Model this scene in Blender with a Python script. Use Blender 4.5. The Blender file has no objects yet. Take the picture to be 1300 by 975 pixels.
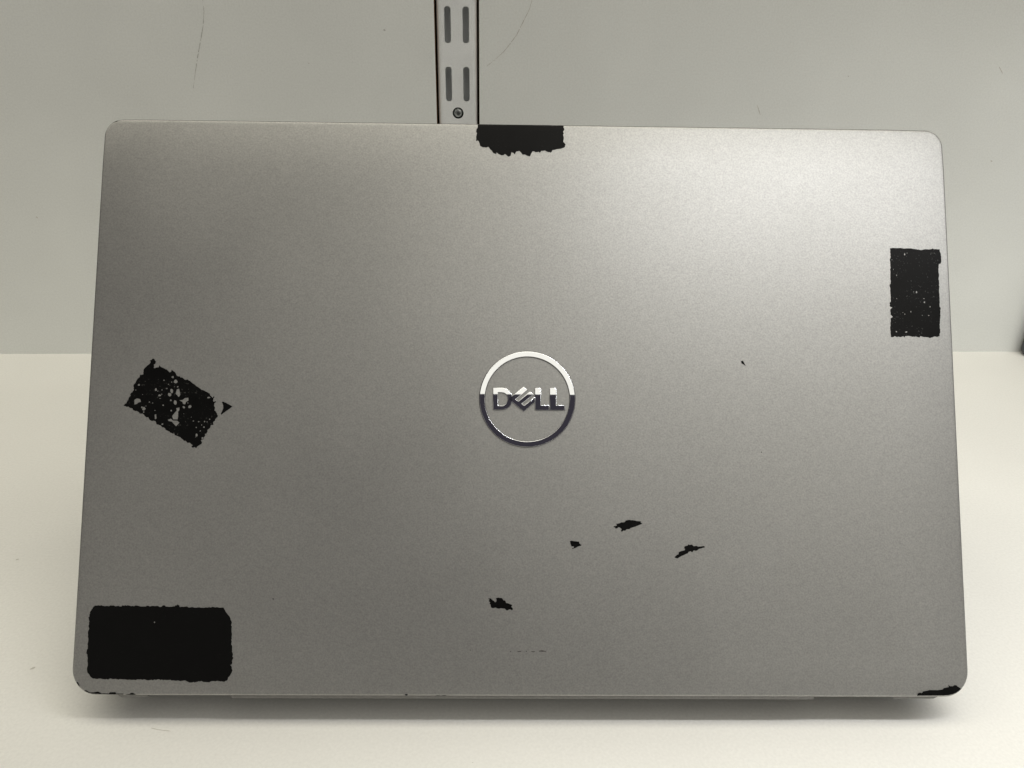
import bpy, bmesh, math, random
from mathutils import Matrix, Vector, noise

random.seed(7)
scene = bpy.context.scene
MM = 0.001

# ------------------------------------------------------------------ camera
cam_data = bpy.data.cameras.new("camera")
cam = bpy.data.objects.new("camera", cam_data)
scene.collection.objects.link(cam)
cam_data.sensor_fit = 'HORIZONTAL'
cam_data.sensor_width = 36.0
cam_data.lens = 27.0616
cam_data.clip_start = 0.01
cam_data.clip_end = 50.0
cam_rot = Matrix(((0.999844, -0.008532, -0.015495),
                  (-0.010171, 0.439407, -0.89823),
                  (0.014472, 0.898247, 0.439252)))
cam.matrix_world = Matrix.Translation((-0.00955, -0.19842, 0.234455)) @ cam_rot.to_4x4()
scene.camera = cam

# ------------------------------------------------------------------ world (dim room)
world = bpy.data.worlds.new("World")
scene.world = world
world.use_nodes = True
bg = world.node_tree.nodes["Background"]
bg.inputs[0].default_value = (0.56, 0.50, 0.62, 1)
bg.inputs[1].default_value = 0.07

# ------------------------------------------------------------------ lamps (indoor)
def area_lamp(name, loc, target, sx, sy, energy, color, spread=180):
    d = bpy.data.lights.new(name, 'AREA')
    d.shape = 'RECTANGLE'; d.size = sx; d.size_y = sy
    d.energy = energy; d.color = color; d.spread = math.radians(spread)
    o = bpy.data.objects.new(name, d)
    scene.collection.objects.link(o)
    o.location = loc
    v = Vector(target) - Vector(loc)
    o.rotation_euler = v.to_track_quat('-Z', 'Y').to_euler()
    return o
# slim light strip above the front of the shelf
area_lamp("strip_lamp", (0.44, -0.055, 0.395), (0.44, -0.055, 0.0), 0.74, 0.014, 0.78, (0.985, 0.985, 1.0), 140)
# broad diffuse ceiling light in front; overhead fill added to brighten shelf and wall
area_lamp("ceiling_panel_lamp", (0.70, -0.88, 1.58), (0.70, -0.88, 0.0), 2.0, 2.16, 13.0, (1.0, 0.965, 0.85))
area_lamp("overhead_fill_lamp", (-0.55, 0.0, 1.62), (-0.55, 0.0, 0.0), 2.6, 0.5, 12.5, (1.0, 0.945, 0.79))
# fill lamps added to brighten the lid's lower part, front right and front left
area_lamp("front_right_fill_lamp", (1.10, -1.75, 1.08), (0.1, 0.05, 0.1), 1.0, 0.9, 2.8, (1.0, 0.965, 0.85))
area_lamp("front_left_fill_lamp", (-1.35, -2.00, 0.95), (-0.1, 0.05, 0.1), 1.5, 1.0, 2.0, (1.0, 0.955, 0.83))

# ------------------------------------------------------------------ exposure
scene.view_settings.view_transform = 'Standard'
scene.view_settings.look = 'None'
scene.view_settings.exposure = 0.06
scene.view_settings.gamma = 1.0
scene.view_settings.use_curve_mapping = False

# outlines in millimetres on the lid (x from its middle, y up from its lower edge), wall, shelf
SHAPES = {
 'top': [[-18.42,211.88],[-18.94,211.51],[-18.99,210.25],[-19.43,209.52],[-19.52,208.44],[-19.17,208.09],[-19.4,207.19],[-19.48,204.85],[-18.86,205.11],[-18.33,204.33],[-17.86,202.9],[-17.09,202.48],[-15.71,202.29],[-14.85,202.66],[-14.14,201.7],[-13.34,201.0],[-12.99,200.29],[-11.87,199.7],[-11.6,200.49],[-11.01,199.85],[-9.79,199.26],[-8.76,199.45],[-8.48,199.89],[-7.89,199.47],[-7.02,198.76],[-6.16,199.31],[-5.93,200.57],[-5.13,200.29],[-4.61,199.69],[-4.2,200.77],[-3.06,201.15],[-2.36,200.55],[-1.66,199.63],[-0.87,199.75],[-0.1,199.29],[1.01,198.95],[1.45,199.96],[2.04,201.04],[2.66,201.12],[3.36,200.7],[4.39,200.9],[4.92,200.55],[5.43,201.27],[6.82,201.47],[7.69,200.94],[8.9,200.6],[9.52,201.15],[9.66,201.65],[11.67,202.08],[13.75,202.57],[14.45,203.01],[14.72,203.92],[14.27,204.63],[13.82,204.98],[14.03,206.6],[13.74,207.96],[14.09,208.22],[13.81,209.3],[14.26,210.03],[13.91,210.92],[14.02,211.97],[12.0,211.94],[11.48,211.54],[10.6,211.67],[9.39,211.58],[9.04,211.97],[-3.31,211.89],[-13.73,211.88]],
 'right': [[138.0,164.82],[142.01,164.99],[143.22,164.72],[145.34,164.86],[147.0,164.65],[150.04,164.3],[150.88,164.53],[153.95,164.74],[154.36,165.03],[155.06,164.7],[157.24,164.78],[157.41,163.54],[157.6,162.98],[157.7,160.17],[157.32,159.15],[156.64,158.86],[156.37,156.5],[156.49,154.26],[156.3,153.7],[156.47,151.46],[156.26,149.22],[156.3,146.44],[156.18,142.54],[156.5,142.26],[156.36,139.21],[156.13,137.82],[155.83,134.77],[156.02,132.84],[155.73,132.45],[155.62,131.34],[154.67,131.0],[153.85,131.16],[153.01,130.88],[151.9,130.53],[151.09,130.85],[149.17,130.94],[148.08,131.26],[147.78,130.71],[146.42,131.08],[145.04,130.9],[143.95,131.22],[142.3,131.2],[142.0,130.65],[141.64,131.2],[140.63,130.74],[139.82,130.96],[139.09,130.73],[138.45,131.11],[137.89,130.72],[136.9,130.81],[136.8,134.01],[137.13,136.78],[137.06,137.89],[137.91,138.45],[137.12,139.27],[137.08,141.21],[137.94,142.06],[136.96,142.43],[136.9,143.71],[137.42,144.27],[137.41,146.78],[137.41,149.56],[137.23,150.68],[137.58,151.24],[137.64,154.04],[137.76,155.72],[137.57,156.56],[137.88,157.4],[137.8,159.65],[137.66,160.49],[137.96,161.05],[137.95,163.59]],
 'right_holes': [[[143.7,162.53],[143.58,162.11],[143.31,162.09],[143.21,162.52],[143.35,162.95],[143.6,162.9]],[[147.71,148.01],[147.56,147.57],[147.22,147.57],[147.1,148.0],[147.26,148.45],[147.55,148.35]],[[150.61,144.14],[150.43,143.82],[150.12,143.84],[149.93,144.14],[150.15,144.44],[150.47,144.49]],[[152.63,142.5],[152.5,142.17],[152.32,142.19],[152.19,142.49],[152.35,142.8],[152.54,142.86]],[[149.42,139.13],[149.31,139.0],[149.15,138.98],[149.1,139.13],[149.17,139.26],[149.35,139.3]],[[151.97,139.16],[151.83,138.97],[151.6,138.96],[151.47,139.15],[151.62,139.36],[151.82,139.32]],[[138.67,160.33],[138.56,160.19],[138.42,160.21],[138.3,160.33],[138.41,160.48],[138.57,160.45]],[[140.13,154.35],[140.07,154.07],[139.95,154.02],[139.9,154.34],[139.98,154.68],[140.11,154.68]],[[139.85,145.41],[139.75,145.22],[139.61,145.26],[139.53,145.41],[139.61,145.58],[139.74,145.56]],[[143.29,132.7],[142.98,132.48],[142.57,132.44],[142.22,132.69],[142.62,132.92],[143.1,133.03]],[[139.38,132.83],[139.21,132.55],[138.92,132.58],[138.76,132.82],[138.93,133.07],[139.18,133.01]],[[141.98,140.16],[141.92,140.01],[141.75,140.01],[141.68,140.16],[141.77,140.28],[141.94,140.32]],[[145.07,140.47],[145.0,140.19],[144.76,140.21],[144.7,140.47],[144.8,140.68],[145.02,140.75]],[[150.48,145.53],[150.28,145.42],[150.07,145.42],[149.87,145.53],[150.02,145.7],[150.33,145.68]],[[146.45,148.11],[146.38,147.97],[146.21,147.95],[146.11,148.1],[146.24,148.22],[146.38,148.23]],[[144.52,162.99],[144.44,162.86],[144.28,162.85],[144.24,162.99],[144.29,163.13],[144.47,163.15]],[[139.01,156.57],[138.94,156.33],[138.85,156.39],[138.81,156.57],[138.86,156.79],[138.95,156.77]],[[142.74,139.5],[142.64,139.29],[142.42,139.32],[142.36,139.5],[142.41,139.72],[142.67,139.73]]],
 'speckled': [[-147.29,102.79],[-146.21,104.05],[-145.65,105.09],[-144.89,106.35],[-145.12,106.76],[-143.78,108.52],[-144.08,110.31],[-143.5,110.94],[-142.94,112.2],[-141.97,113.26],[-141.73,114.1],[-140.58,114.32],[-140.73,115.57],[-140.29,116.62],[-139.51,117.47],[-138.63,118.11],[-138.32,118.53],[-138.58,119.45],[-137.89,119.71],[-137.25,120.14],[-136.71,119.47],[-136.27,118.97],[-136.45,118.34],[-137.05,117.91],[-137.06,116.66],[-135.34,116.88],[-135.13,117.72],[-134.1,116.89],[-133.04,116.49],[-131.98,115.87],[-131.11,115.04],[-130.7,115.17],[-130.54,116.09],[-129.68,115.47],[-128.81,114.64],[-128.36,113.81],[-126.47,113.2],[-124.97,112.29],[-124.36,112.47],[-123.08,111.56],[-121.37,110.32],[-119.66,109.17],[-117.54,108.06],[-116.06,107.37],[-115.39,106.21],[-114.96,105.8],[-114.5,106.55],[-114.35,106.01],[-114.71,104.97],[-114.56,104.34],[-113.75,104.64],[-113.73,104.14],[-114.25,103.72],[-114.14,101.23],[-113.48,100.4],[-112.82,99.37],[-113.19,98.54],[-113.75,97.29],[-114.35,96.87],[-114.19,96.05],[-115.13,95.83],[-115.3,95.0],[-116.4,93.96],[-116.45,93.13],[-117.24,92.51],[-117.02,92.09],[-117.8,91.26],[-117.64,90.52],[-118.58,90.23],[-118.13,89.41],[-119.11,88.37],[-120.08,87.33],[-120.72,87.74],[-121.53,87.52],[-121.88,87.93],[-121.36,88.35],[-122.85,89.37],[-123.25,89.16],[-124.11,89.97],[-125.37,90.58],[-126.23,91.4],[-127.48,91.8],[-128.34,92.62],[-129.38,92.81],[-130.44,93.42],[-131.28,93.83],[-132.15,94.77],[-133.2,95.26],[-134.04,95.66],[-135.1,96.27],[-135.35,97.1],[-136.58,97.09],[-137.64,97.7],[-138.1,98.52],[-139.13,98.72],[-139.79,99.54],[-140.83,99.74],[-141.9,100.48],[-143.37,100.96],[-144.44,101.78],[-145.49,102.27],[-146.11,102.18],[-146.95,102.5]],
 'speckled_holes': [[[-143.2,103.25],[-143.28,104.7],[-142.57,105.2],[-141.53,105.01],[-141.19,104.09],[-141.88,103.96],[-142.47,103.46]],[[-135.76,99.37],[-135.27,99.46],[-135.12,98.14],[-135.6,97.92]],[[-128.1,108.59],[-127.41,108.8],[-127.11,107.76],[-126.9,106.93],[-127.36,106.18],[-127.88,106.72],[-128.41,107.25]],[[-126.8,104.77],[-125.86,104.86],[-125.06,105.49],[-124.03,105.59],[-123.99,104.67],[-124.71,104.25],[-124.96,103.5],[-125.59,103.62],[-125.82,104.24]],[[-128.09,101.6],[-127.07,101.82],[-127.03,101.11],[-127.41,100.48],[-127.3,99.03],[-127.46,98.12],[-128.82,98.11],[-129.2,99.1],[-128.7,99.85],[-127.85,100.9]],[[-130.64,97.55],[-129.63,97.85],[-128.99,97.28],[-127.75,97.25],[-126.98,96.64],[-127.99,95.51],[-128.6,96.12],[-129.38,96.95],[-130.42,97.14]],[[-139.23,101.62],[-139.45,101.29],[-139.7,101.05],[-140.08,101.07],[-140.35,101.4],[-140.21,101.76],[-140.1,102.09],[-139.75,102.24],[-139.52,101.91]],[[-140.27,102.11],[-140.38,101.84],[-140.7,101.82],[-140.84,102.1],[-140.72,102.39],[-140.41,102.37]],[[-132.49,96.01],[-132.69,95.78],[-132.96,95.75],[-133.13,96.0],[-132.96,96.21],[-132.68,96.29]],[[-129.62,113.29],[-129.55,113.01],[-129.83,112.99],[-130.04,113.02],[-130.23,113.17],[-130.32,113.44],[-130.06,113.55],[-129.86,113.67],[-129.61,113.56]],[[-128.13,111.72],[-128.28,111.33],[-128.65,111.1],[-129.05,111.25],[-129.37,111.51],[-129.24,111.86],[-129.1,112.18],[-128.7,112.34],[-128.38,112.05]],[[-135.49,108.64],[-135.64,108.25],[-135.97,108.24],[-136.15,108.64],[-136.01,109.05],[-135.65,109.11]],[[-129.6,108.24],[-129.63,107.71],[-129.9,107.46],[-130.2,107.61],[-130.4,107.99],[-130.48,108.51],[-130.28,108.9],[-129.99,108.81],[-129.73,108.7]],[[-130.19,106.82],[-130.28,106.44],[-130.65,106.27],[-130.99,106.43],[-131.24,106.65],[-131.25,106.97],[-131.17,107.39],[-130.71,107.32],[-130.27,107.24]],[[-128.07,104.01],[-128.09,103.51],[-128.37,103.22],[-128.7,103.36],[-128.98,103.71],[-128.99,104.28],[-128.79,104.71],[-128.46,104.59],[-128.19,104.44]],[[-129.88,104.74],[-130.04,104.54],[-130.32,104.51],[-130.49,104.73],[-130.36,105.0],[-130.05,104.95]],[[-124.91,102.25],[-125.01,102.0],[-125.23,101.86],[-125.46,101.97],[-125.58,102.15],[-125.73,102.39],[-125.54,102.61],[-125.28,102.57],[-125.09,102.44]],[[-122.62,102.52],[-122.79,102.27],[-123.03,102.05],[-123.46,102.01],[-123.64,102.35],[-123.63,102.66],[-123.38,102.84],[-123.06,103.02],[-122.76,102.81]],[[-132.61,102.93],[-132.74,102.69],[-132.99,102.74],[-133.16,102.92],[-133.01,103.11],[-132.78,103.14]],[[-119.84,92.07],[-120.03,91.66],[-120.29,91.68],[-120.56,92.06],[-120.38,92.6],[-120.05,92.53]],[[-117.58,91.06],[-117.69,90.84],[-117.92,90.75],[-118.16,90.78],[-118.31,90.95],[-118.29,91.14],[-118.19,91.33],[-117.96,91.31],[-117.69,91.3]],[[-117.45,95.07],[-117.51,94.82],[-117.82,94.85],[-117.95,95.06],[-117.81,95.23],[-117.56,95.27]],[[-118.73,93.65],[-118.86,93.51],[-119.05,93.44],[-119.15,93.65],[-119.02,93.78],[-118.84,93.84]],[[-119.47,97.03],[-119.6,96.85],[-119.8,96.86],[-119.9,97.03],[-119.8,97.18],[-119.62,97.2]],[[-115.91,105.87],[-116.13,105.74],[-116.34,105.68],[-116.66,105.61],[-116.88,105.77],[-116.87,105.95],[-116.61,106.05],[-116.33,106.15],[-116.04,106.04]],[[-133.87,106.53],[-133.98,106.33],[-134.31,106.29],[-134.65,106.25],[-134.74,106.45],[-134.81,106.61],[-134.62,106.75],[-134.31,106.85],[-134.05,106.71]],[[-133.41,106.96],[-133.52,106.84],[-133.65,106.83],[-133.74,106.95],[-133.69,107.12],[-133.51,107.11]],[[-131.68,109.06],[-131.74,108.9],[-131.93,108.87],[-132.04,109.05],[-131.93,109.21],[-131.73,109.27]],[[-133.43,108.54],[-133.47,108.35],[-133.67,108.38],[-133.81,108.53],[-133.68,108.68],[-133.48,108.74]],[[-141.77,110.34],[-141.9,110.05],[-142.26,110.07],[-142.46,110.33],[-142.29,110.6],[-141.93,110.63]],[[-120.23,94.88],[-120.34,94.72],[-120.52,94.71],[-120.62,94.87],[-120.56,95.07],[-120.34,95.05]],[[-121.36,97.22],[-121.47,97.1],[-121.67,97.11],[-121.87,97.22],[-121.72,97.38],[-121.46,97.36]],[[-129.6,101.0],[-129.72,100.76],[-130.0,100.76],[-130.07,101.0],[-130.01,101.22],[-129.76,101.21]],[[-137.74,104.04],[-137.89,103.9],[-138.06,103.88],[-138.21,104.04],[-138.07,104.2],[-137.86,104.26]],[[-115.55,97.9],[-115.61,97.72],[-115.79,97.76],[-115.93,97.89],[-115.84,98.1],[-115.6,98.11]],[[-136.58,103.72],[-136.63,103.57],[-136.79,103.58],[-136.88,103.72],[-136.8,103.85],[-136.63,103.89]],[[-135.62,101.03],[-135.68,100.9],[-135.83,100.9],[-135.94,101.03],[-135.84,101.17],[-135.7,101.14]],[[-117.35,97.05],[-117.42,96.87],[-117.63,96.87],[-117.69,97.05],[-117.64,97.23],[-117.42,97.26]],[[-132.82,112.09],[-132.92,111.92],[-133.13,111.88],[-133.22,112.09],[-133.15,112.3],[-132.93,112.28]],[[-130.0,111.49],[-130.08,111.32],[-130.28,111.32],[-130.35,111.49],[-130.27,111.63],[-130.11,111.64]],[[-127.69,109.72],[-127.85,109.55],[-128.04,109.55],[-128.14,109.72],[-128.07,109.91],[-127.81,109.98]],[[-116.44,96.98],[-116.54,96.85],[-116.71,96.81],[-116.77,96.97],[-116.69,97.09],[-116.56,97.1]],[[-118.42,95.8],[-118.46,95.66],[-118.62,95.66],[-118.71,95.8],[-118.64,95.95],[-118.46,95.96]],[[-120.31,91.45],[-120.41,91.34],[-120.55,91.32],[-120.61,91.44],[-120.55,91.55],[-120.4,91.6]],[[-125.11,99.88],[-125.13,99.77],[-125.25,99.8],[-125.35,99.88],[-125.28,100.0],[-125.15,99.98]],[[-122.36,98.66],[-122.4,98.55],[-122.52,98.56],[-122.58,98.66],[-122.52,98.75],[-122.4,98.79]],[[-123.8,103.84],[-123.85,103.69],[-124.02,103.7],[-124.09,103.84],[-124.04,103.98],[-123.87,103.99]],[[-139.6,100.37],[-139.72,100.19],[-139.94,100.18],[-140.05,100.37],[-139.95,100.55],[-139.73,100.58]],[[-138.99,102.58],[-139.06,102.46],[-139.21,102.43],[-139.27,102.58],[-139.21,102.69],[-139.05,102.73]],[[-142.98,108.45],[-143.07,108.32],[-143.22,108.31],[-143.29,108.44],[-143.24,108.57],[-143.08,108.6]],[[-140.47,106.8],[-140.52,106.68],[-140.64,106.72],[-140.7,106.8],[-140.66,106.92],[-140.53,106.93]],[[-133.94,105.41],[-134.03,105.31],[-134.24,105.29],[-134.35,105.41],[-134.24,105.51],[-134.02,105.53]],[[-134.91,108.11],[-134.99,107.97],[-135.18,107.98],[-135.25,108.1],[-135.21,108.26],[-135.0,108.25]],[[-131.11,110.65],[-131.19,110.51],[-131.38,110.52],[-131.51,110.64],[-131.4,110.77],[-131.2,110.8]]],
 'triangle': [[-111.18,104.5],[-109.92,103.97],[-107.59,102.62],[-109.39,101.27],[-111.59,99.59],[-111.73,100.0],[-111.35,100.84],[-110.95,102.09],[-111.13,103.33],[-111.58,104.16]],
 'corner': [[-153.62,31.03],[-151.3,31.19],[-149.48,30.95],[-147.43,31.11],[-144.84,30.87],[-142.8,31.29],[-140.71,30.94],[-138.4,31.16],[-136.06,30.87],[-132.97,31.09],[-129.86,30.8],[-128.95,31.36],[-128.2,30.81],[-125.73,30.92],[-124.45,31.33],[-124.11,31.69],[-123.58,31.34],[-123.39,30.68],[-121.59,30.84],[-119.5,30.6],[-115.36,30.52],[-111.23,30.74],[-107.7,30.56],[-107.13,29.39],[-106.2,28.13],[-105.26,26.86],[-104.63,25.44],[-104.7,23.31],[-104.49,20.78],[-104.56,17.75],[-104.17,17.0],[-104.2,15.23],[-103.81,14.48],[-103.93,13.72],[-103.54,13.12],[-104.02,12.21],[-103.93,11.31],[-104.67,10.6],[-104.03,9.95],[-103.86,8.45],[-104.42,7.19],[-105.11,6.44],[-105.47,5.29],[-106.48,4.83],[-107.51,5.03],[-109.06,5.17],[-110.85,5.07],[-112.12,4.66],[-114.18,4.9],[-115.47,5.05],[-116.33,4.75],[-118.27,4.54],[-119.3,4.78],[-120.61,5.28],[-121.88,5.02],[-123.94,5.22],[-125.49,5.51],[-128.05,5.35],[-130.11,5.59],[-132.66,5.38],[-135.74,5.57],[-138.8,5.41],[-142.91,5.64],[-145.98,5.68],[-149.04,5.56],[-152.89,5.75],[-153.95,6.49],[-155.06,7.89],[-155.26,9.49],[-155.11,11.24],[-155.4,13.5],[-155.83,14.75],[-155.39,16.01],[-155.59,17.52],[-155.37,19.03],[-155.59,21.04],[-155.38,22.56],[-155.57,24.07],[-155.35,25.49],[-155.79,26.85],[-155.49,27.87],[-155.05,29.14],[-154.35,30.41]],
 'corner_holes': [[[-131.82,25.36],[-131.95,25.06],[-132.21,25.11],[-132.36,25.35],[-132.24,25.61],[-131.99,25.62]]],
 'blob_a': [[32.18,60.01],[32.9,60.16],[33.48,60.44],[33.19,61.01],[33.91,61.07],[35.07,61.53],[36.36,61.66],[36.65,62.17],[38.24,62.41],[39.68,62.25],[41.11,61.97],[42.21,61.92],[42.26,61.36],[42.89,60.99],[42.26,60.85],[41.1,60.36],[39.66,59.86],[38.51,59.49],[38.07,59.12],[36.92,59.0],[36.49,58.54],[35.77,58.53],[35.33,58.14],[34.82,58.33],[35.2,59.04],[34.77,59.46],[33.91,59.74],[33.62,59.37],[32.9,59.25],[32.75,59.65]],
 'blob_b': [[54.36,49.14],[55.24,49.99],[55.81,50.14],[55.96,50.93],[56.83,51.33],[57.99,51.56],[58.28,51.99],[57.85,52.41],[58.15,53.03],[59.16,53.26],[59.45,53.77],[60.03,53.55],[60.75,53.7],[61.31,53.13],[62.32,53.23],[63.04,52.95],[64.19,53.01],[65.34,53.13],[65.54,52.68],[64.47,52.39],[63.46,52.16],[62.73,51.59],[62.01,51.45],[61.44,51.58],[60.85,50.87],[60.28,51.29],[59.56,51.06],[59.26,50.5],[58.25,50.15],[57.39,49.72],[56.23,49.15],[55.51,48.67],[54.65,48.86]],
 'blob_c': [[16.27,54.67],[17.04,54.89],[17.66,54.68],[19.67,54.54],[19.82,53.79],[20.75,53.28],[20.13,52.97],[19.2,52.72],[18.59,52.35],[17.2,51.86],[17.05,52.1],[17.66,52.26],[17.82,52.71],[16.89,52.77],[16.49,53.77]],
 'blob_d': [[-13.08,34.21],[-12.17,34.22],[-11.7,33.71],[-11.09,33.33],[-10.62,32.82],[-10.17,33.27],[-10.42,34.23],[-9.42,34.47],[-8.19,34.33],[-7.73,33.58],[-6.96,33.35],[-6.65,32.54],[-5.73,32.4],[-4.96,32.05],[-4.41,31.96],[-4.8,31.21],[-4.19,30.56],[-4.49,30.02],[-5.41,30.37],[-6.02,30.07],[-6.63,30.01],[-7.09,30.54],[-8.01,30.66],[-8.62,30.74],[-9.53,30.59],[-10.45,30.94],[-11.36,30.73],[-12.13,31.02],[-12.29,31.92],[-12.66,32.36],[-12.46,32.81],[-12.92,33.11],[-12.68,33.71]],
 'chip_br': [[141.09,0.6],[141.45,1.38],[142.34,1.7],[142.88,1.49],[143.46,2.12],[144.78,2.29],[145.67,2.55],[148.96,2.52],[150.73,2.78],[151.19,3.25],[152.3,3.42],[152.96,3.53],[152.83,4.43],[153.42,3.85],[154.51,3.81],[155.19,4.23],[155.85,4.17],[156.37,3.65],[157.76,2.81],[156.85,2.07],[155.73,1.54],[154.16,1.0],[152.39,0.68],[148.0,0.62]],
 'chip_bl': [[-155.79,1.01],[-155.17,1.28],[-154.51,0.91],[-153.59,0.47],[-152.07,0.6],[-150.81,0.85],[-149.76,0.36],[-149.75,0.18],[-146.93,0.12],[-146.58,0.62],[-144.67,0.7],[-144.26,0.18],[-141.83,0.14],[-141.69,-0.11],[-147.17,-0.18],[-152.8,0.02],[-154.09,0.34],[-155.14,0.76]],
 'chip_bl2': [[-141.56,-0.11],[-139.65,0.07],[-139.29,0.4],[-138.39,0.4],[-137.34,-0.17],[-138.74,-0.27]],
 'chip_bl3': [[-158.88,4.31],[-158.37,4.39],[-157.71,3.19],[-157.95,2.99],[-158.64,3.81]],
 'chip_tl': [[-158.14,211.02],[-157.09,211.69],[-155.81,211.78],[-156.33,211.32],[-157.77,210.88]],
 'specks': [[[80.18,121.13],[80.86,121.34],[81.39,120.46],[81.91,119.3],[81.24,119.77],[80.37,120.31]],[[87.21,87.37],[87.14,87.19],[86.92,87.17],[86.87,87.36],[86.96,87.51],[87.13,87.51]],[[-90.06,33.64],[-90.14,33.44],[-90.36,33.48],[-90.48,33.64],[-90.43,33.89],[-90.16,33.85]],[[161.5,84.04],[161.35,83.72],[161.17,83.81],[161.08,84.03],[161.18,84.29],[161.39,84.36]],[[161.31,80.56],[161.18,80.19],[161.0,80.27],[160.9,80.56],[161.03,80.84],[161.23,81.0]],[[160.71,175.06],[160.63,174.66],[160.4,174.63],[160.36,175.06],[160.46,175.38],[160.68,175.49]],[[-41.44,0.18],[-41.52,-0.09],[-41.88,-0.21],[-42.28,-0.11],[-42.51,0.17],[-42.27,0.45],[-41.9,0.46],[-41.52,0.45]],[[-29.8,-0.2],[-30.15,-0.32],[-30.69,-0.34],[-31.33,-0.35],[-31.51,-0.2],[-31.34,-0.05],[-30.7,0.02],[-30.14,-0.06]],[[-27.55,-0.15],[-27.77,-0.3],[-28.45,-0.35],[-29.22,-0.33],[-29.57,-0.15],[-29.02,-0.02],[-28.46,0.07],[-27.91,-0.02]],[[-62.18,-0.65],[-62.27,-0.8],[-62.48,-0.94],[-62.71,-0.82],[-62.83,-0.65],[-62.72,-0.49],[-62.5,-0.35],[-62.23,-0.45]],[[-79.48,-0.63],[-79.58,-0.79],[-79.8,-0.91],[-79.99,-0.77],[-80.18,-0.63],[-80.04,-0.47],[-79.81,-0.44],[-79.62,-0.49]],[[-78.2,-0.71],[-78.29,-0.84],[-78.51,-0.87],[-78.75,-0.85],[-78.82,-0.71],[-78.8,-0.54],[-78.53,-0.53],[-78.24,-0.53]]],
 'scuffs': [[[-4.72,15.58],[-4.74,15.47],[-4.97,15.45],[-5.19,15.47],[-5.26,15.58],[-5.15,15.67],[-4.97,15.73],[-4.71,15.71]],[[-1.2,15.6],[-1.29,15.42],[-1.87,15.39],[-2.32,15.46],[-2.51,15.59],[-2.44,15.77],[-1.88,15.81],[-1.29,15.78]],[[0.86,15.7],[0.82,15.53],[0.67,15.48],[0.5,15.52],[0.47,15.7],[0.53,15.85],[0.66,15.91],[0.8,15.86]],[[3.86,15.59],[3.75,15.45],[3.09,15.42],[2.58,15.48],[2.26,15.58],[2.56,15.7],[3.09,15.81],[3.57,15.69]],[[7.89,15.74],[7.56,15.54],[6.4,15.52],[5.28,15.54],[5.22,15.72],[5.14,15.94],[6.4,15.95],[7.39,15.9]],[[-19.27,16.09],[-19.3,15.91],[-19.41,15.79],[-19.54,15.9],[-19.54,16.09],[-19.53,16.25],[-19.42,16.28],[-19.3,16.27]],[[7.02,15.95],[6.62,15.88],[6.27,15.85],[5.79,15.86],[5.56,15.95],[5.79,16.04],[6.27,16.07],[6.8,16.06]]],
 'ring_c': [0.57,106.32],
 'ring_ro': 17.71,
 'ring_ri': 15.64,
 'D': [[[-11.99,110.24],[-8.84,110.27],[-8.24,110.23],[-7.66,110.09],[-7.1,109.85],[-6.59,109.53],[-6.13,109.13],[-5.74,108.66],[-5.42,108.14],[-5.19,107.56],[-5.04,106.96],[-4.99,106.34],[-5.03,105.72],[-5.17,105.12],[-5.39,104.54],[-5.7,104.01],[-6.08,103.54],[-6.53,103.13],[-7.04,102.8],[-7.59,102.56],[-8.17,102.41],[-8.77,102.36],[-11.9,102.33]],[[-10.41,108.74],[-8.88,108.76],[-8.42,108.71],[-7.97,108.57],[-7.56,108.34],[-7.2,108.02],[-6.9,107.64],[-6.68,107.2],[-6.54,106.72],[-6.49,106.22],[-6.53,105.72],[-6.66,105.24],[-6.88,104.8],[-7.17,104.41],[-7.52,104.09],[-7.93,103.85],[-8.37,103.7],[-8.83,103.64],[-10.36,103.63]]],
 'E': [[[-6.17,106.09],[-5.27,107.09],[-0.78,110.73],[0.52,109.77],[-3.91,106.11],[-2.7,105.31],[1.58,108.97],[2.82,107.98],[-1.67,104.52],[-0.59,103.72],[3.34,106.82],[3.35,105.26],[-0.72,101.89]]],
 'L1': [[[3.48,110.33],[5.47,110.35],[5.5,103.91],[8.54,103.94],[8.54,102.35],[3.52,102.31]]],
 'L2': [[[8.97,110.33],[11.13,110.35],[11.14,103.91],[14.32,103.94],[14.32,102.38],[9.0,102.33]]],
 'strips': [[-154.1,-133.37],[-104.26,104.31],[132.74,150.41]],
 'wall_marks': [[[-193.34,237.17],[-193.56,229.81],[-195.3,221.89],[-198.03,213.83],[-201.59,203.83],[-204.56,194.58],[-207.34,185.19]],[[-19.8,200.5],[-14.77,204.29],[-8.78,209.45],[-4.83,214.09],[-0.92,219.15],[2.91,226.4],[6.7,233.57],[8.5,239.74]],[[-84.59,220.73],[-83.13,220.57]],[[315.74,205.01],[317.79,202.64],[320.25,199.77]],[[159.15,178.96],[160.67,176.01],[162.28,172.54]],[[-133.19,200.99],[-132.22,200.77]],[[216.62,197.36],[217.3,197.13]],[[-326.28,101.98],[-325.51,100.91]],[[328.42,144.13],[329.69,143.61]]],
 'shelf_marks': [[[-234.37,89.91],[-233.24,90.48]],[[-191.8,24.06],[-190.91,24.66],[-190.32,25.26]]],
 'front_marks': [[[-133.81,-3.02],[-131.3,-3.69],[-128.92,-4.02],[-126.27,-4.35]],[[-18.18,-17.03],[-17.64,-16.97]]],
}

# ------------------------------------------------------------------ helpers
C = scene.collection

def link(name, mesh, mat=None, parent=None, mats=None):
    o = bpy.data.objects.new(name, mesh)
    C.objects.link(o)
    for m in (mats or ([mat] if mat else [])):
        mesh.materials.append(m)
    if parent is not None:
        o.parent = parent
    return o

def from_bm(name, bm, mat=None, parent=None, smooth=False, mats=None):
    me = bpy.data.meshes.new(name)
    bmesh.ops.recalc_face_normals(bm, faces=bm.faces[:])
    for f in bm.faces:
        f.smooth = smooth
    bm.to_mesh(me); bm.free()
    return link(name, me, mat, parent, mats)

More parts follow.
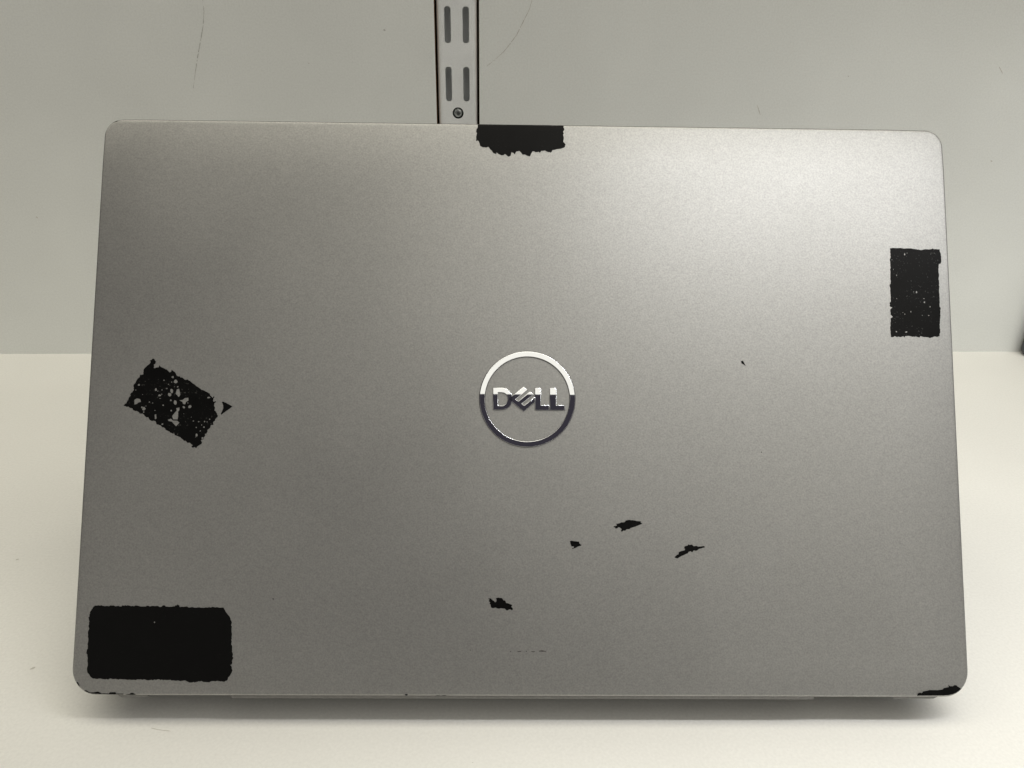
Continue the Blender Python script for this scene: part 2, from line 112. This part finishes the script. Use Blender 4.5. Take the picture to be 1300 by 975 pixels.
def add_box(bm, lo, hi):
    vs = [bm.verts.new((x, y, z)) for x in (lo[0], hi[0]) for y in (lo[1], hi[1]) for z in (lo[2], hi[2])]
    fs = [(0, 1, 3, 2), (4, 6, 7, 5), (0, 4, 5, 1), (2, 3, 7, 6), (0, 2, 6, 4), (1, 5, 7, 3)]
    return [bm.faces.new([vs[i] for i in f]) for f in fs]

def rounded_box(name, lo, hi, r, mat, parent=None, seg=3):
    bm = bmesh.new(); add_box(bm, lo, hi)
    bmesh.ops.bevel(bm, geom=bm.edges[:] + bm.verts[:], offset=r, segments=seg, profile=0.5, affect='EDGES')
    return from_bm(name, bm, mat, parent, smooth=True)

def prop(o, **kw):
    for k, v in kw.items():
        o[k] = v
    return o

def fill_splines(splines, extrude=0.0, bevel=0.0, bev_res=2, offset=0.0):
    """Planar fill (with holes) of closed outlines given in metres -> mesh."""
    cu = bpy.data.curves.new("outline", 'CURVE')
    cu.dimensions = '2D'; cu.fill_mode = 'BOTH'
    cu.offset = offset; cu.extrude = extrude; cu.bevel_depth = bevel; cu.bevel_resolution = bev_res
    for pts in splines:
        s = cu.splines.new('POLY'); s.points.add(len(pts) - 1); s.use_cyclic_u = True
        for q, (x, y) in zip(s.points, pts):
            q.co = (x, y, 0, 1)
    tmp = bpy.data.objects.new("outline", cu)
    C.objects.link(tmp)
    dg = bpy.context.evaluated_depsgraph_get()
    me = bpy.data.meshes.new_from_object(tmp.evaluated_get(dg))
    bpy.data.objects.remove(tmp); bpy.data.curves.remove(cu)
    me.materials.clear()
    return me

# ------------------------------------------------------------------ materials
def new_mat(name):
    m = bpy.data.materials.new(name); m.use_nodes = True
    nt = m.node_tree
    return m, nt, nt.nodes["Principled BSDF"]

def tex_coord(nt):
    return nt.nodes.new("ShaderNodeTexCoord").outputs["Object"]

def noise_node(nt, co, scale, detail=2.0, rough=0.5):
    n = nt.nodes.new("ShaderNodeTexNoise")
    n.inputs["Scale"].default_value = scale
    n.inputs["Detail"].default_value = detail
    n.inputs["Roughness"].default_value = rough
    nt.links.new(co, n.inputs["Vector"])
    return n.outputs["Fac"]

def ramp(nt, fac, stops):
    r = nt.nodes.new("ShaderNodeValToRGB")
    while len(r.color_ramp.elements) < len(stops):
        r.color_ramp.elements.new(0.5)
    for e, (p, c) in zip(r.color_ramp.elements, stops):
        e.position = p; e.color = (c[0], c[1], c[2], 1)
    nt.links.new(fac, r.inputs[0])
    return r.outputs["Color"]

def mixc(nt, fac, a, b, mode='MIX'):
    m = nt.nodes.new("ShaderNodeMix"); m.data_type = 'RGBA'; m.blend_type = mode
    if isinstance(fac, float): m.inputs[0].default_value = fac
    else: nt.links.new(fac, m.inputs[0])
    for i, v in ((6, a), (7, b)):
        if isinstance(v, tuple): m.inputs[i].default_value = (*v, 1)
        else: nt.links.new(v, m.inputs[i])
    return m.outputs[2]

def bump(nt, h, strength, dist, bsdf, prev=None):
    b = nt.nodes.new("ShaderNodeBump")
    b.inputs["Strength"].default_value = strength
    b.inputs["Distance"].default_value = dist
    nt.links.new(h, b.inputs["Height"])
    if prev is not None:
        nt.links.new(prev, b.inputs["Normal"])
    nt.links.new(b.outputs[0], bsdf.inputs["Normal"])
    return b.outputs[0]

def painted(name, col, rough, spec=0.5, var=0.04, blotch=9.0, grain=900.0, bstr=0.08):
    m, nt, b = new_mat(name)
    co = tex_coord(nt)
    big = noise_node(nt, co, blotch, 3.0)
    fine = noise_node(nt, co, grain, 2.0)
    lo = tuple(c * (1 - var) for c in col); hi = tuple(min(1, c * (1 + var)) for c in col)
    c1 = ramp(nt, big, [(0.3, lo), (0.7, hi)])
    c2 = ramp(nt, fine, [(0.25, (0.95, 0.95, 0.95)), (0.75, (1.04, 1.04, 1.04))])
    nt.links.new(mixc(nt, 1.0, c1, c2, 'MULTIPLY'), b.inputs["Base Color"])
    b.inputs["Roughness"].default_value = rough
    b.inputs["Specular IOR Level"].default_value = spec
    if bstr:
        bump(nt, fine, bstr, 0.0002, b)
    return m

M_wall = painted("wall_laminate", (0.865, 0.885, 0.865), 0.55, 0.35)
M_shelf = painted("shelf_laminate", (0.84, 0.835, 0.80), 0.5, 0.35, var=0.025)
M_core = painted("fibreboard_core", (0.30, 0.17, 0.08), 0.9, 0.1, var=0.2, grain=400)
M_back = painted("dark_backing", (0.03, 0.026, 0.022), 0.9, 0.1, var=0.2)
M_rail = painted("rail_paint", (0.88, 0.90, 0.905), 0.42, 0.5, var=0.05, blotch=40, grain=1500)
M_mark = painted("grey_scuff", (0.56, 0.56, 0.535), 0.8, 0.2, var=0.25, blotch=300)
M_mark2 = painted("faint_scuff", (0.58, 0.565, 0.52), 0.8, 0.2, var=0.15, blotch=300)

# silver metallic paint of the lid
M_lid, nt, b = new_mat("silver_metallic_paint")
mp = nt.nodes.new("ShaderNodeMapping"); mp.inputs["Rotation"].default_value = (0.61, 0.43, 0.27)
nt.links.new(tex_coord(nt), mp.inputs["Vector"])
co = mp.outputs[0]
flake = noise_node(nt, co, 1700.0, 2.0, 0.6)
mid = noise_node(nt, co, 420.0, 3.0, 0.6)
big = noise_node(nt, co, 14.0, 3.0, 0.55)
c_big = ramp(nt, big, [(0.3, (0.390, 0.389, 0.378)), (0.7, (0.410, 0.409, 0.398))])
c_fl = ramp(nt, flake, [(0.28, (0.86, 0.86, 0.86)), (0.5, (1, 1, 1)), (0.74, (1.16, 1.15, 1.13))])
c_mid = ramp(nt, mid, [(0.3, (0.965, 0.965, 0.965)), (0.7, (1.03, 1.03, 1.03))])
nt.links.new(mixc(nt, 1.0, mixc(nt, 1.0, c_big, c_fl, 'MULTIPLY'), c_mid, 'MULTIPLY'), b.inputs["Base Color"])
b.inputs["Metallic"].default_value = 0.82
rr = ramp(nt, big, [(0.3, (0.43, 0.43, 0.43)), (0.7, (0.48, 0.48, 0.48))])
nt.links.new(rr, b.inputs["Roughness"])
bump(nt, flake, 0.22, 0.00012, b)

# black undercoat showing where the silver paint has come off
def undercoat(name, flecks):
    m, nt, b = new_mat(name)
    co = tex_coord(nt)
    n1 = noise_node(nt, co, 1500.0, 2.0, 0.6)
    n2 = noise_node(nt, co, 160.0, 3.0, 0.6)
    dust = ramp(nt, n1, [(0.0, (0, 0, 0)), (0.63, (0, 0, 0)), (0.74, (1, 1, 1))])
    zone = ramp(nt, n2, [(0.44, (0, 0, 0)), (0.62, (flecks, flecks, flecks))])
    fac = mixc(nt, 1.0, dust, zone, 'MULTIPLY')
    nt.links.new(mixc(nt, fac, (0.004, 0.004, 0.004), (0.30, 0.295, 0.28)), b.inputs["Base Color"])
    b.inputs["Specular IOR Level"].default_value = 0.11
    rr = ramp(nt, n2, [(0.3, (0.28, 0.28, 0.28)), (0.7, (0.42, 0.42, 0.42))])
    nt.links.new(rr, b.inputs["Roughness"])
    bump(nt, n1, 0.15, 0.0001, b)
    return m
M_black = undercoat("black_undercoat", 0.04)
M_black_dusty = undercoat("dusty_black_undercoat", 0.45)

def simple(name, col, rough, metal=0.0, spec=0.5, grain=1200.0, var=0.1):
    m, nt, b = new_mat(name)
    co = tex_coord(nt)
    f = noise_node(nt, co, grain, 2.0)
    lo = tuple(c * (1 - var) for c in col); hi = tuple(c * (1 + var) for c in col)
    nt.links.new(ramp(nt, f, [(0.3, lo), (0.7, hi)]), b.inputs["Base Color"])
    b.inputs["Roughness"].default_value = rough
    b.inputs["Metallic"].default_value = metal
    b.inputs["Specular IOR Level"].default_value = spec
    return m

M_chrome = simple("polished_chrome", (0.88, 0.90, 0.93), 0.012, 1.0, var=0.02, grain=300)
M_groove = simple("dark_groove", (0.03, 0.027, 0.027), 0.5, var=0.2)
M_scr = simple("zinc_screw", (0.52, 0.54, 0.53), 0.28, 1.0)
M_strip = simple("grey_edge_plastic", (0.20, 0.198, 0.19), 0.5, 0.5)
M_rim = simple("dark_bezel_edge", (0.045, 0.043, 0.042), 0.45)
M_screen = simple("screen_glass", (0.008, 0.008, 0.01), 0.12)
M_deck = simple("dark_grey_plastic", (0.05, 0.05, 0.052), 0.5)
M_base = simple("dark_base_plastic", (0.035, 0.035, 0.034), 0.5)
M_key = simple("black_key", (0.012, 0.012, 0.013), 0.55)
M_rub = simple("black_rubber", (0.015, 0.015, 0.015), 0.8)
M_lidscuff = simple("lid_scuff", (0.15, 0.147, 0.14), 0.6, 0.4, var=0.3)

# ------------------------------------------------------------------ shelf
bm = bmesh.new()
add_box(bm, (-1.1, -0.16, -0.030), (1.1, 0.42, 0.0))
bmesh.ops.bevel(bm, geom=[e for e in bm.edges if all(v.co.y < -0.1599 for v in e.verts)],
                offset=0.0007, segments=3, profile=0.5, affect='EDGES')
shelf = prop(from_bm("shelf", bm, M_shelf), kind="structure")

# ------------------------------------------------------------------ wall: two boards either side of a slotted rail
WALL_Y, WALL_K = 0.33485, 0.028694
RX = -38.62          # rail centre along the wall, mm
GAP = (-52.55, -24.68)
bm = bmesh.new()
add_box(bm, (-1.2, 0.0145, -0.005), (1.2, 0.030, 0.95))
wall = from_bm("wall", bm, M_back)
wall.location = (0, WALL_Y, 0); wall.rotation_euler = (0, 0, math.atan(WALL_K))
prop(wall, kind="structure")
for x0, x1 in ((-1.2, GAP[0] * MM), (GAP[1] * MM, 1.2)):
    bm = bmesh.new()
    add_box(bm, (x0, 0.0, -0.001), (x1, 0.0143, 0.95))
    edges = [e for e in bm.edges if all(abs(v.co.y) < 1e-6 for v in e.verts) and abs(e.verts[0].co.x - e.verts[1].co.x) < 1e-6]
    bmesh.ops.bevel(bm, geom=edges, offset=0.0003, segments=2, profile=0.5, affect='EDGES')
    for f in bm.faces:
        f.normal_update()
        if abs(f.normal.x) > 0.9: f.material_index = 1
    from_bm("wall_board", bm, None, wall, mats=[M_wall, M_core])

def strip_mesh(pts, width, place, wob=0.35):
    """Uneven thin stroke along a polyline (mm) mapped onto a surface by place(a, b)."""
    P = []
    for (a, b), (c, d) in zip(pts, pts[1:]):
        n = max(2, int(math.hypot(c - a, d - b) / 0.9))
        P += [(a + (c - a) * i / n, b + (d - b) * i / n) for i in range(n)]
    P.append(pts[-1])
    bm = bmesh.new(); prev = None
    for i, (a, b) in enumerate(P):
        j = min(i + 1, len(P) - 1); k = max(i - 1, 0)
        tx, ty = P[j][0] - P[k][0], P[j][1] - P[k][1]
        l = math.hypot(tx, ty) or 1
        t = i / max(1, len(P) - 1)
        w = width * (0.35 + 0.65 * math.sin(math.pi * min(1, max(0, t * 0.9 + 0.05)))) * (1 + random.uniform(-wob, wob))
        nx, ny = -ty / l * w / 2, tx / l * w / 2
        q = (bm.verts.new(place(a + nx, b + ny)), bm.verts.new(place(a - nx, b - ny)))
        if prev and random.random() > 0.08:
            bm.faces.new((prev[0], prev[1], q[1], q[0]))
        prev = q
    return bm

for i, pts in enumerate(SHAPES['wall_marks']):
    w = (0.42, 0.34, 0.9, 0.35, 0.35, 0.7, 0.6, 0.9, 0.8)[i]
    m = (M_mark, M_mark2, M_mark, M_mark2, M_mark2, M_mark2, M_mark, M_mark2, M_mark2)[i]
    from_bm("scuff_mark", strip_mesh(pts, w, lambda a, b: (a * MM, -0.00012, b * MM)), m, wall)
for i, pts in enumerate(SHAPES['shelf_marks']):
    from_bm("scuff_mark", strip_mesh(pts, 0.9, lambda a, b: (a * MM, b * MM, 0.00012)), M_mark2, shelf)
for i, pts in enumerate(SHAPES['front_marks']):
    from_bm("scuff_mark", strip_mesh(pts, 0.35, lambda a, b: (a * MM, b * MM, 0.00012)), M_mark2, shelf)

# ------------------------------------------------------------------ slotted rail
rail = bpy.data.objects.new("wall_rail", None); C.objects.link(rail)
rail.empty_display_size = 0.02
rail.location = wall.location + Vector((RX * MM * math.cos(math.atan(WALL_K)), RX * MM * math.sin(math.atan(WALL_K)), 0))
rail.rotation_euler = wall.rotation_euler
prop(rail, label="white slotted metal shelving rail screwed upright between the wall boards", category="rail")
HALF, RR, TOPZ, BOTZ = 12.65, 3.4, 900.0, 8.0
def slot(cx, cz, w, h, n=8):
    pts = []; r = w / 2 * 0.92
    for sx, sy, a0 in ((1, -1, -90), (1, 1, 0), (-1, 1, 90), (-1, -1, 180)):
        for i in range(n + 1):
            a = math.radians(a0 + 90 * i / n)
            pts.append(((cx + sx * (w / 2 - r) + r * math.cos(a)) * MM, (cz + sy * (h / 2 - r) + r * math.sin(a)) * MM))
    return pts
SCREW_Z = 171.7
FX = HALF - RR
outl = [[(-FX * MM, BOTZ * MM), (FX * MM, BOTZ * MM), (FX * MM, TOPZ * MM), (-FX * MM, TOPZ * MM)]]
zc = 189.4
zs = [zc + 34.8 * k for k in range(0, 20)] + [zc - 34.8 * k for k in range(1, 5)]

for z in zs:
    if BOTZ + 14 < z < TOPZ - 14:
        for sx in (-5.75, 5.65):
            outl.append(slot(sx, z, 4.05, 21.0))
SR = 3.6
outl.append([(SR * MM * math.cos(2 * math.pi * i / 40), (SCREW_Z + SR * math.sin(2 * math.pi * i / 40)) * MM) for i in range(40)])
me = fill_splines(outl, extrude=0.0007)
bm = bmesh.new(); bm.from_mesh(me); bpy.data.meshes.remove(me)
# stand the face up: (x, y, z) -> (x, depth, y)
for v in bm.verts:
    x, y, z = v.co; v.co = (x, -z + 0.0008, y)
# rounded flanges
for s in (-1, 1):
    prof = [(FX, 0.1)] + [(FX + RR * math.sin(math.radians(a)), 0.1 + RR - RR * math.cos(math.radians(a))) for a in range(10, 91, 10)] + [(HALF, 11.8)]
    rows = []
    for x, d in prof:
        rows.append((bm.verts.new((s * x * MM, d * MM, BOTZ * MM)), bm.verts.new((s * x * MM, d * MM, TOPZ * MM))))
    for a, b2 in zip(rows, rows[1:]):
        f = bm.faces.new((a[0], a[1], b2[1], b2[0])); f.smooth = True
for f in bm.faces:
    pass
me = bpy.data.meshes.new("rail_face"); bmesh.ops.recalc_face_normals(bm, faces=bm.faces[:]); bm.to_mesh(me); bm.free()
link("rail_face", me, M_rail, rail)
bm = bmesh.new(); add_box(bm, (-HALF * MM + 0.0004, 0.0112, BOTZ * MM), (HALF * MM - 0.0004, 0.0122, TOPZ * MM))
from_bm("rail_back", bm, M_rail, rail)
# screw: pan head with a cross recess, sunk in its hole
bm = bmesh.new(); NR, NA, HR = 14, 56, 2.75
rings = []
for i in range(NR + 1):
    r = HR * i / NR; ring = []
    for j in range(NA if i else 1):
        a = 2 * math.pi * j / NA
        x, y = r * math.cos(a), r * math.sin(a)
        h = 1.35 * math.sqrt(max(0, 1 - (r / (HR * 1.06)) ** 2))
        if (abs(x) < 0.42 or abs(y) < 0.42) and r < 1.75: h -= 0.9
        elif abs(abs(x) - abs(y)) < 0.25 and r < 1.9: h -= 0.15
        ring.append(bm.verts.new((x * MM, -h * MM, y * MM)))
    rings.append(ring)
for i in range(NR):
    for j in range(NA):
        k = (j + 1) % NA
        if i == 0: bm.faces.new((rings[0][0], rings[1][j], rings[1][k]))
        else: bm.faces.new((rings[i][j], rings[i + 1][j], rings[i + 1][k], rings[i][k]))
screw = from_bm("screw", bm, M_scr, rail)
screw.location = (0, 0.0026, SCREW_Z * MM); screw.rotation_euler = (0, math.radians(24), 0)
bm = bmesh.new()
bmesh.ops.create_cone(bm, cap_ends=True, segments=40, radius1=SR * 1.25 * MM, radius2=SR * 1.25 * MM, depth=0.002)
cup = from_bm("screw_hole", bm, M_groove, rail)
cup.rotation_euler = (math.pi / 2, 0, 0); cup.location = (0, 0.0042, SCREW_Z * MM)

# ------------------------------------------------------------------ laptop
LW, LH = 321.4, 212.0
TILT = 0.5498
laptop = bpy.data.objects.new("laptop", None); C.objects.link(laptop)
laptop.empty_display_size = 0.05
laptop.location = (0, -0.00103, 0)
prop(laptop, label="worn silver laptop standing half open on the white shelf, lid towards the viewer", category="laptop")

# lid local frame: x right, y up along the lid, z out of the outer face; origin at the middle of the bottom edge
LID_M = Matrix(((1, 0, 0, 0),
                (0, math.sin(TILT), -math.cos(TILT), 0),
                (0, math.cos(TILT), math.sin(TILT), 0.014),
                (0, 0, 0, 1)))
Y0 = 0.05            # the face starts above the thin edge strip
CROWN, CROWN_W = 0.75, 24.0
def edge_dist(x, y):
    return min(LW / 2 - abs(x), LH - y, 1e9)
def lid_z(x, y):
    """Height of the outer face (mm): flat, rolling off very slightly towards the sides and the top."""
    z = 0.0
    for d in (LW / 2 - abs(x), LH - y):
        if d < CROWN_W:
            z -= CROWN * (1 - max(d, 0) / CROWN_W) ** 2.2
    return z
def inside(x, y):
    """Distance (mm) from a point of the lid face to its rounded outline."""
    hw, mid = LW / 2, (LH + Y0) / 2
    hh = (LH - Y0) / 2
    r = 6.5 if y > mid else 9.0
    qx, qy = abs(x) - hw + r, abs(y - mid) - hh + r
    return r - (math.hypot(max(qx, 0), max(qy, 0)) + min(max(qx, qy), 0))
def outline(inset, n=10):
    x1, y0, y1 = LW / 2 - inset, Y0 + inset * 0.0 + min(inset, 0.9), LH - inset
    pts = []
    for cx, cy, r, a0 in ((1, -1, max(9.0 - inset, 0.8), -90), (1, 1, max(6.5 - inset, 0.8), 0), (-1, 1, max(6.5 - inset, 0.8), 90), (-1, -1, max(9.0 - inset, 0.8), 180)):
        ox = cx * (x1 - r); oy = (y1 - r) if cy > 0 else (y0 + r)
        for i in range(n + 1):
            a = math.radians(a0 + 90 * i / n)
            pts.append((ox + r * math.cos(a), oy + r * math.sin(a)))
    # extra points along the straight sides, so that they can follow the roll-off
    out = []
    for k, p in enumerate(pts):
        q = pts[(k + 1) % len(pts)]
        out.append(p)
        if k % (n + 1) == n:
            out += [(p[0] + (q[0] - p[0]) * t / 40, p[1] + (q[1] - p[1]) * t / 40) for t in range(1, 40)]
    return out
FIL, THICK = 0.75, 5.2
loops = [[(x, y, -THICK) for x, y in outline(0.5)], [(x, y, -THICK + 0.5) for x, y in outline(0.0)],
         [(x, y, lid_z(x, y) - FIL) for x, y in outline(0.0)]]
for k in range(1, 7):
    a = math.radians(15 * k)
    ins = FIL * (1 - math.cos(a))
    loops.append([(x, y, lid_z(x, y) - FIL * (1 - math.sin(a))) for x, y in outline(ins)])
bm = bmesh.new()
prev = None; rings = []
for L in loops:
    ring = [bm.verts.new((x * MM, y * MM, z * MM)) for x, y, z in L]
    if prev:
        for i in range(len(ring)):
            j = (i + 1) % len(ring)
            f = bm.faces.new((prev[i], prev[j], ring[j], ring[i]))
            if L in loops[:7] and min(L[i][1], L[j][1]) > 6: f.material_index = 1
    prev = ring
bm.faces.new(list(reversed([v for v in bm.verts[:len(loops[0])]])))
# outer face filled and cut into a grid so that it can follow the roll-off
cap = bm.faces.new(prev)
geom = [cap] + list(cap.edges) + list(cap.verts)
cutx = [s * (LW / 2 - d) for s in (-1, 1) for d in (1.6, 2.6, 4, 5.5, 7, 9, 11, 13, 15, 17, 19, 21, 24.2, 25)]
cuty = [LH - d for d in (1.6, 2.6, 4, 5.5, 7, 9, 11, 13, 15, 17, 19, 21, 24.2, 25)] + [10]
def zone_faces():
    return [f for f in bm.faces if f.normal.z > 0.9 and all(v.co.z > -3 * MM for v in f.verts)]
bm.normal_update()
for x in cutx:
    fs = zone_faces(); g = list({e for f in fs for e in f.edges} | {v for f in fs for v in f.verts}) + fs
    bmesh.ops.bisect_plane(bm, geom=g, plane_co=(x * MM, 0, 0), plane_no=(1, 0, 0), dist=1e-7); bm.normal_update()
for y in cuty:
    fs = zone_faces(); g = list({e for f in fs for e in f.edges} | {v for f in fs for v in f.verts}) + fs
    bmesh.ops.bisect_plane(bm, geom=g, plane_co=(0, y * MM, 0), plane_no=(0, 1, 0), dist=1e-7); bm.normal_update()
lim = set(outline(FIL))
for f in zone_faces():
    for v in f.verts:
        x, y = v.co.x / MM, v.co.y / MM
        if v.co.z > -3 * MM and inside(x, y) > FIL - 1e-3:
            v.co.z = lid_z(x, y) * MM
lid = from_bm("lid", bm, None, laptop, smooth=True, mats=[M_lid, M_rim])
lid.matrix_local = LID_M

# thin lower edge strips between and outside the hinge cut-outs
for (a, b2), low, ta, tb in zip(((-146.0, -133.37), (-104.26, 104.31), (132.74, 151.5)), (-0.75, -1.05, -0.70), (3.0, 0.2, 0.2), (0.2, 0.2, 4.0)):
    bm = bmesh.new()
    add_box(bm, (a * MM, low * MM, -THICK * MM + 0.0006), (b2 * MM, 0.0012, -0.0003))
    for v in bm.verts:
        if v.co.y < 0:
            if v.co.z > -0.001: v.co.z -= 0.0004
            v.co.x += (ta if v.co.x < (a + b2) / 2 * MM else -tb) * MM
    bmesh.ops.bevel(bm, geom=bm.edges[:], offset=0.0003, segments=2, profile=0.5, affect='EDGES')
    from_bm("edge_strip", bm, M_strip, lid, smooth=True)

# logo: ring and four letters
def logo_part(name, splines, h=0.10, bev=0.14):
    me = fill_splines([[(x * MM, y * MM) for x, y in s] for s in splines], extrude=h * MM, bevel=bev * MM, bev_res=2)
    o = link(name, me, M_chrome, lid)
    o.location = (0, 0, (h + bev + 0.02) * MM)
    return o

cx, cy = SHAPES['ring_c']
ro, ri = SHAPES['ring_ro'], SHAPES['ring_ri']
def circ(r, n=128): return [(cx + r * math.cos(2 * math.pi * i / n), cy + r * math.sin(2 * math.pi * i / n)) for i in range(n)]
logo_part("logo_ring", [circ(ro - 0.14 - 0.05), circ(ri + 0.14 + 0.05)])
me = fill_splines([[(x * MM, y * MM) for x, y in s] for s in (circ(ro + 0.13), circ(ri - 0.10))])
o = link("logo_groove", me, M_groove, lid); o.location = (0, 0, 0.00003)
for key in ('D', 'E', 'L1', 'L2'):
    logo_part("logo_letter", SHAPES[key], bev=0.12)
    me = fill_splines([[(x * MM, y * MM) for x, y in s] for s in SHAPES[key]], offset=0.00022)
    o = link("logo_groove", me, M_groove, lid); o.location = (0, 0, 0.00003)

# bare black patches where the silver paint has worn or peeled off
def ragged(pts, amp, step=0.6):
    out = []
    for i, (a, b2) in enumerate(pts):
        c2, d = pts[(i + 1) % len(pts)]
        out.append((a, b2))
        n = int(math.hypot(c2 - a, d - b2) / step)
        for k in range(1, n + 1):
            t = k / (n + 1)
            out.append((a + (c2 - a) * t + random.uniform(-amp, amp), b2 + (d - b2) * t + random.uniform(-amp, amp)))
    return out
def grow(h, k=1.18):
    mx = sum(q[0] for q in h) / len(h); my = sum(q[1] for q in h) / len(h)
    return [(mx + (x - mx) * k, my + (y - my) * k) for x, y in h]
def patch(name, pts, holes=(), amp=0.12, mat=M_black, lift=0.035, label=None, cut=1.0):
    sp = [ragged(pts, amp)] + [grow(h, 1.18 if len(holes) > 30 else 0.85) for h in holes]
    me = fill_splines([[(x * MM, y * MM) for x, y in s] for s in sp])
    bm = bmesh.new(); bm.from_mesh(me); bpy.data.meshes.remove(me)
    xs = [v.co.x / MM for v in bm.verts]; ys = [v.co.y / MM for v in bm.verts]
    if cut < 1 or max(ys) > LH - CROWN_W or max(abs(min(xs)), abs(max(xs))) > LW / 2 - CROWN_W:
        y = math.floor(min(ys))
        while y < max(ys):
            bmesh.ops.bisect_plane(bm, geom=bm.verts[:] + bm.edges[:] + bm.faces[:], plane_co=(0, y * MM, 0), plane_no=(0, 1, 0), dist=1e-7); y += cut
        x = math.floor(min(xs))
        while x < max(xs):
            bmesh.ops.bisect_plane(bm, geom=bm.verts[:] + bm.edges[:] + bm.faces[:], plane_co=(x * MM, 0, 0), plane_no=(1, 0, 0), dist=1e-7); x += cut
    for v in bm.verts:
        x, y = v.co.x / MM, v.co.y / MM
        z = lid_z(x, y)
        # follow the small rounded edge
        d = inside(x, y)
        if d < 0.12:
            e = 0.05
            gx = (inside(x + e, y) - inside(x - e, y)) / (2 * e); gy = (inside(x, y + e) - inside(x, y - e)) / (2 * e)
            x += gx * (0.12 - d); y += gy * (0.12 - d); d = 0.12
            v.co.x, v.co.y = x * MM, y * MM; z = lid_z(x, y)
        if d < FIL:
            t = max(0.0, 1 - max(d, 0.0) / FIL)
            z -= FIL * (1 - math.sqrt(max(0, 1 - t * t)))
        v.co.z = (z + lift) * MM
    bm.normal_update()
    for f in bm.faces:
        if f.normal.z < 0: f.normal_flip()
    me = bpy.data.meshes.new(name); bm.to_mesh(me); bm.free()
    o = link(name, me, mat, lid)
    if label: o["label"] = label
    return o
S = SHAPES
patch("bare_patch", S['top'], amp=0.10, label="black bare patch with jagged lower edge at the lid's top edge")
patch("bare_patch", S['right'], S['right_holes'], amp=0.10, mat=M_black_dusty, label="upright black bare patch near the lid's right edge")
patch("bare_patch", S['speckled'], S['speckled_holes'], amp=0.2, mat=M_black_dusty, label="tilted black bare patch speckled with silver")
patch("bare_patch", S['triangle'], amp=0.06, label="small black triangular chip beside the speckled patch")
patch("bare_patch", S['corner'], S['corner_holes'], amp=0.2, label="large solid black bare patch in the lower left corner")
for k in ('blob_a', 'blob_b', 'blob_c', 'blob_d'):
    patch("paint_chip", S[k], amp=0.08)
for k in ('chip_br', 'chip_bl', 'chip_bl2', 'chip_bl3', 'chip_tl'):
    up = {'chip_br': 0.0, 'chip_tl': -0.25, 'chip_bl3': 0.1}.get(k, 0.5)
    patch("edge_chip", [(x + (0.25 if k == 'chip_tl' else 0.15 if k == 'chip_bl3' else 0), y + up) for x, y in S[k]], amp=0.04, lift=0.05, cut=0.14)
for pts in S['specks']:
    if min(q[1] for q in pts) < 2: pts = [(x, y + 0.35) for x, y in pts]
    patch("speck", pts, amp=0.0, lift=0.05, cut=0.3)
for pts in S['scuffs']:
    patch("lid_scuff", pts, amp=0.03, mat=M_lidscuff)

# inner side of the lid: bezel and screen
rounded_box("screen", (-0.1555, 0.012, -0.00545), (0.1555, 0.205, -0.0051), 0.0001, M_screen, lid, seg=1)

# base, lying under the lid and running back towards the wall
bm = bmesh.new()
add_box(bm, (-0.1600, 0.0122, 0.0016), (0.1600, 0.2160, 0.0175))
for f in bm.faces: f.normal_update()
vert_edges = [e for e in bm.edges if abs(e.verts[0].co.z - e.verts[1].co.z) > 0.001]
bmesh.ops.bevel(bm, geom=vert_edges, offset=0.008, segments=6, profile=0.5, affect='EDGES')
bot = [e for e in bm.edges if all(v.co.z < 0.0023 for v in e.verts)]
bmesh.ops.bevel(bm, geom=bot, offset=0.003, segments=3, profile=0.5, affect='EDGES')
base = from_bm("base", bm, M_base, laptop)
rounded_box("keyboard_deck", (-0.146, 0.040, 0.0174), (0.146, 0.128, 0.0179), 0.0001, M_deck, base, seg=1)
key_bm = bmesh.new(); add_box(key_bm, (-0.0078, -0.0075, 0), (0.0078, 0.0075, 0.0012))
key_me = bpy.data.meshes.new("key"); key_bm.to_mesh(key_me); key_bm.free(); key_me.materials.append(M_key)
for r_ in range(5):
    for c_ in range(15):
        o = bpy.data.objects.new("key", key_me); C.objects.link(o); o.parent = base
        o.location = (-0.1345 + c_ * 0.0192, 0.0495 + r_ * 0.0175, 0.01795)
rounded_box("touchpad", (-0.052, 0.142, 0.0174), (0.052, 0.204, 0.0177), 0.0001, M_deck, base, seg=1)
for x in (-0.118, 0.118):
    bm = bmesh.new()
    bmesh.ops.create_cone(bm, cap_ends=True, segments=24, radius1=0.0032, radius2=0.0032, depth=0.028)
    o = from_bm("hinge", bm, M_deck, laptop, smooth=False)
    o.rotation_euler = (0, math.pi / 2, 0); o.location = (x, 0.0105, 0.0140)
for x in (-0.13, 0.13):
    for y in (0.030, 0.20):
        rounded_box("rubber_foot", (x - 0.012, y - 0.003, 0.0), (x + 0.012, y + 0.003, 0.0026), 0.0004, M_rub, laptop)

# ------------------------------------------------------------------ dark slab added to shade the wall at the right frame edge
box = rounded_box("shade_slab", (0.0, -0.012, 0.0), (0.22, 0.0, 0.078), 0.005, simple("shade_slab_grey", (0.05, 0.054, 0.06), 0.5), None, seg=5)
box.location = (0.3905, 0.3450, 0.0)
box.rotation_euler = (0, 0, math.atan(WALL_K))
prop(box, label="dark grey slab added against the wall to darken it at the right picture edge", category="slab")
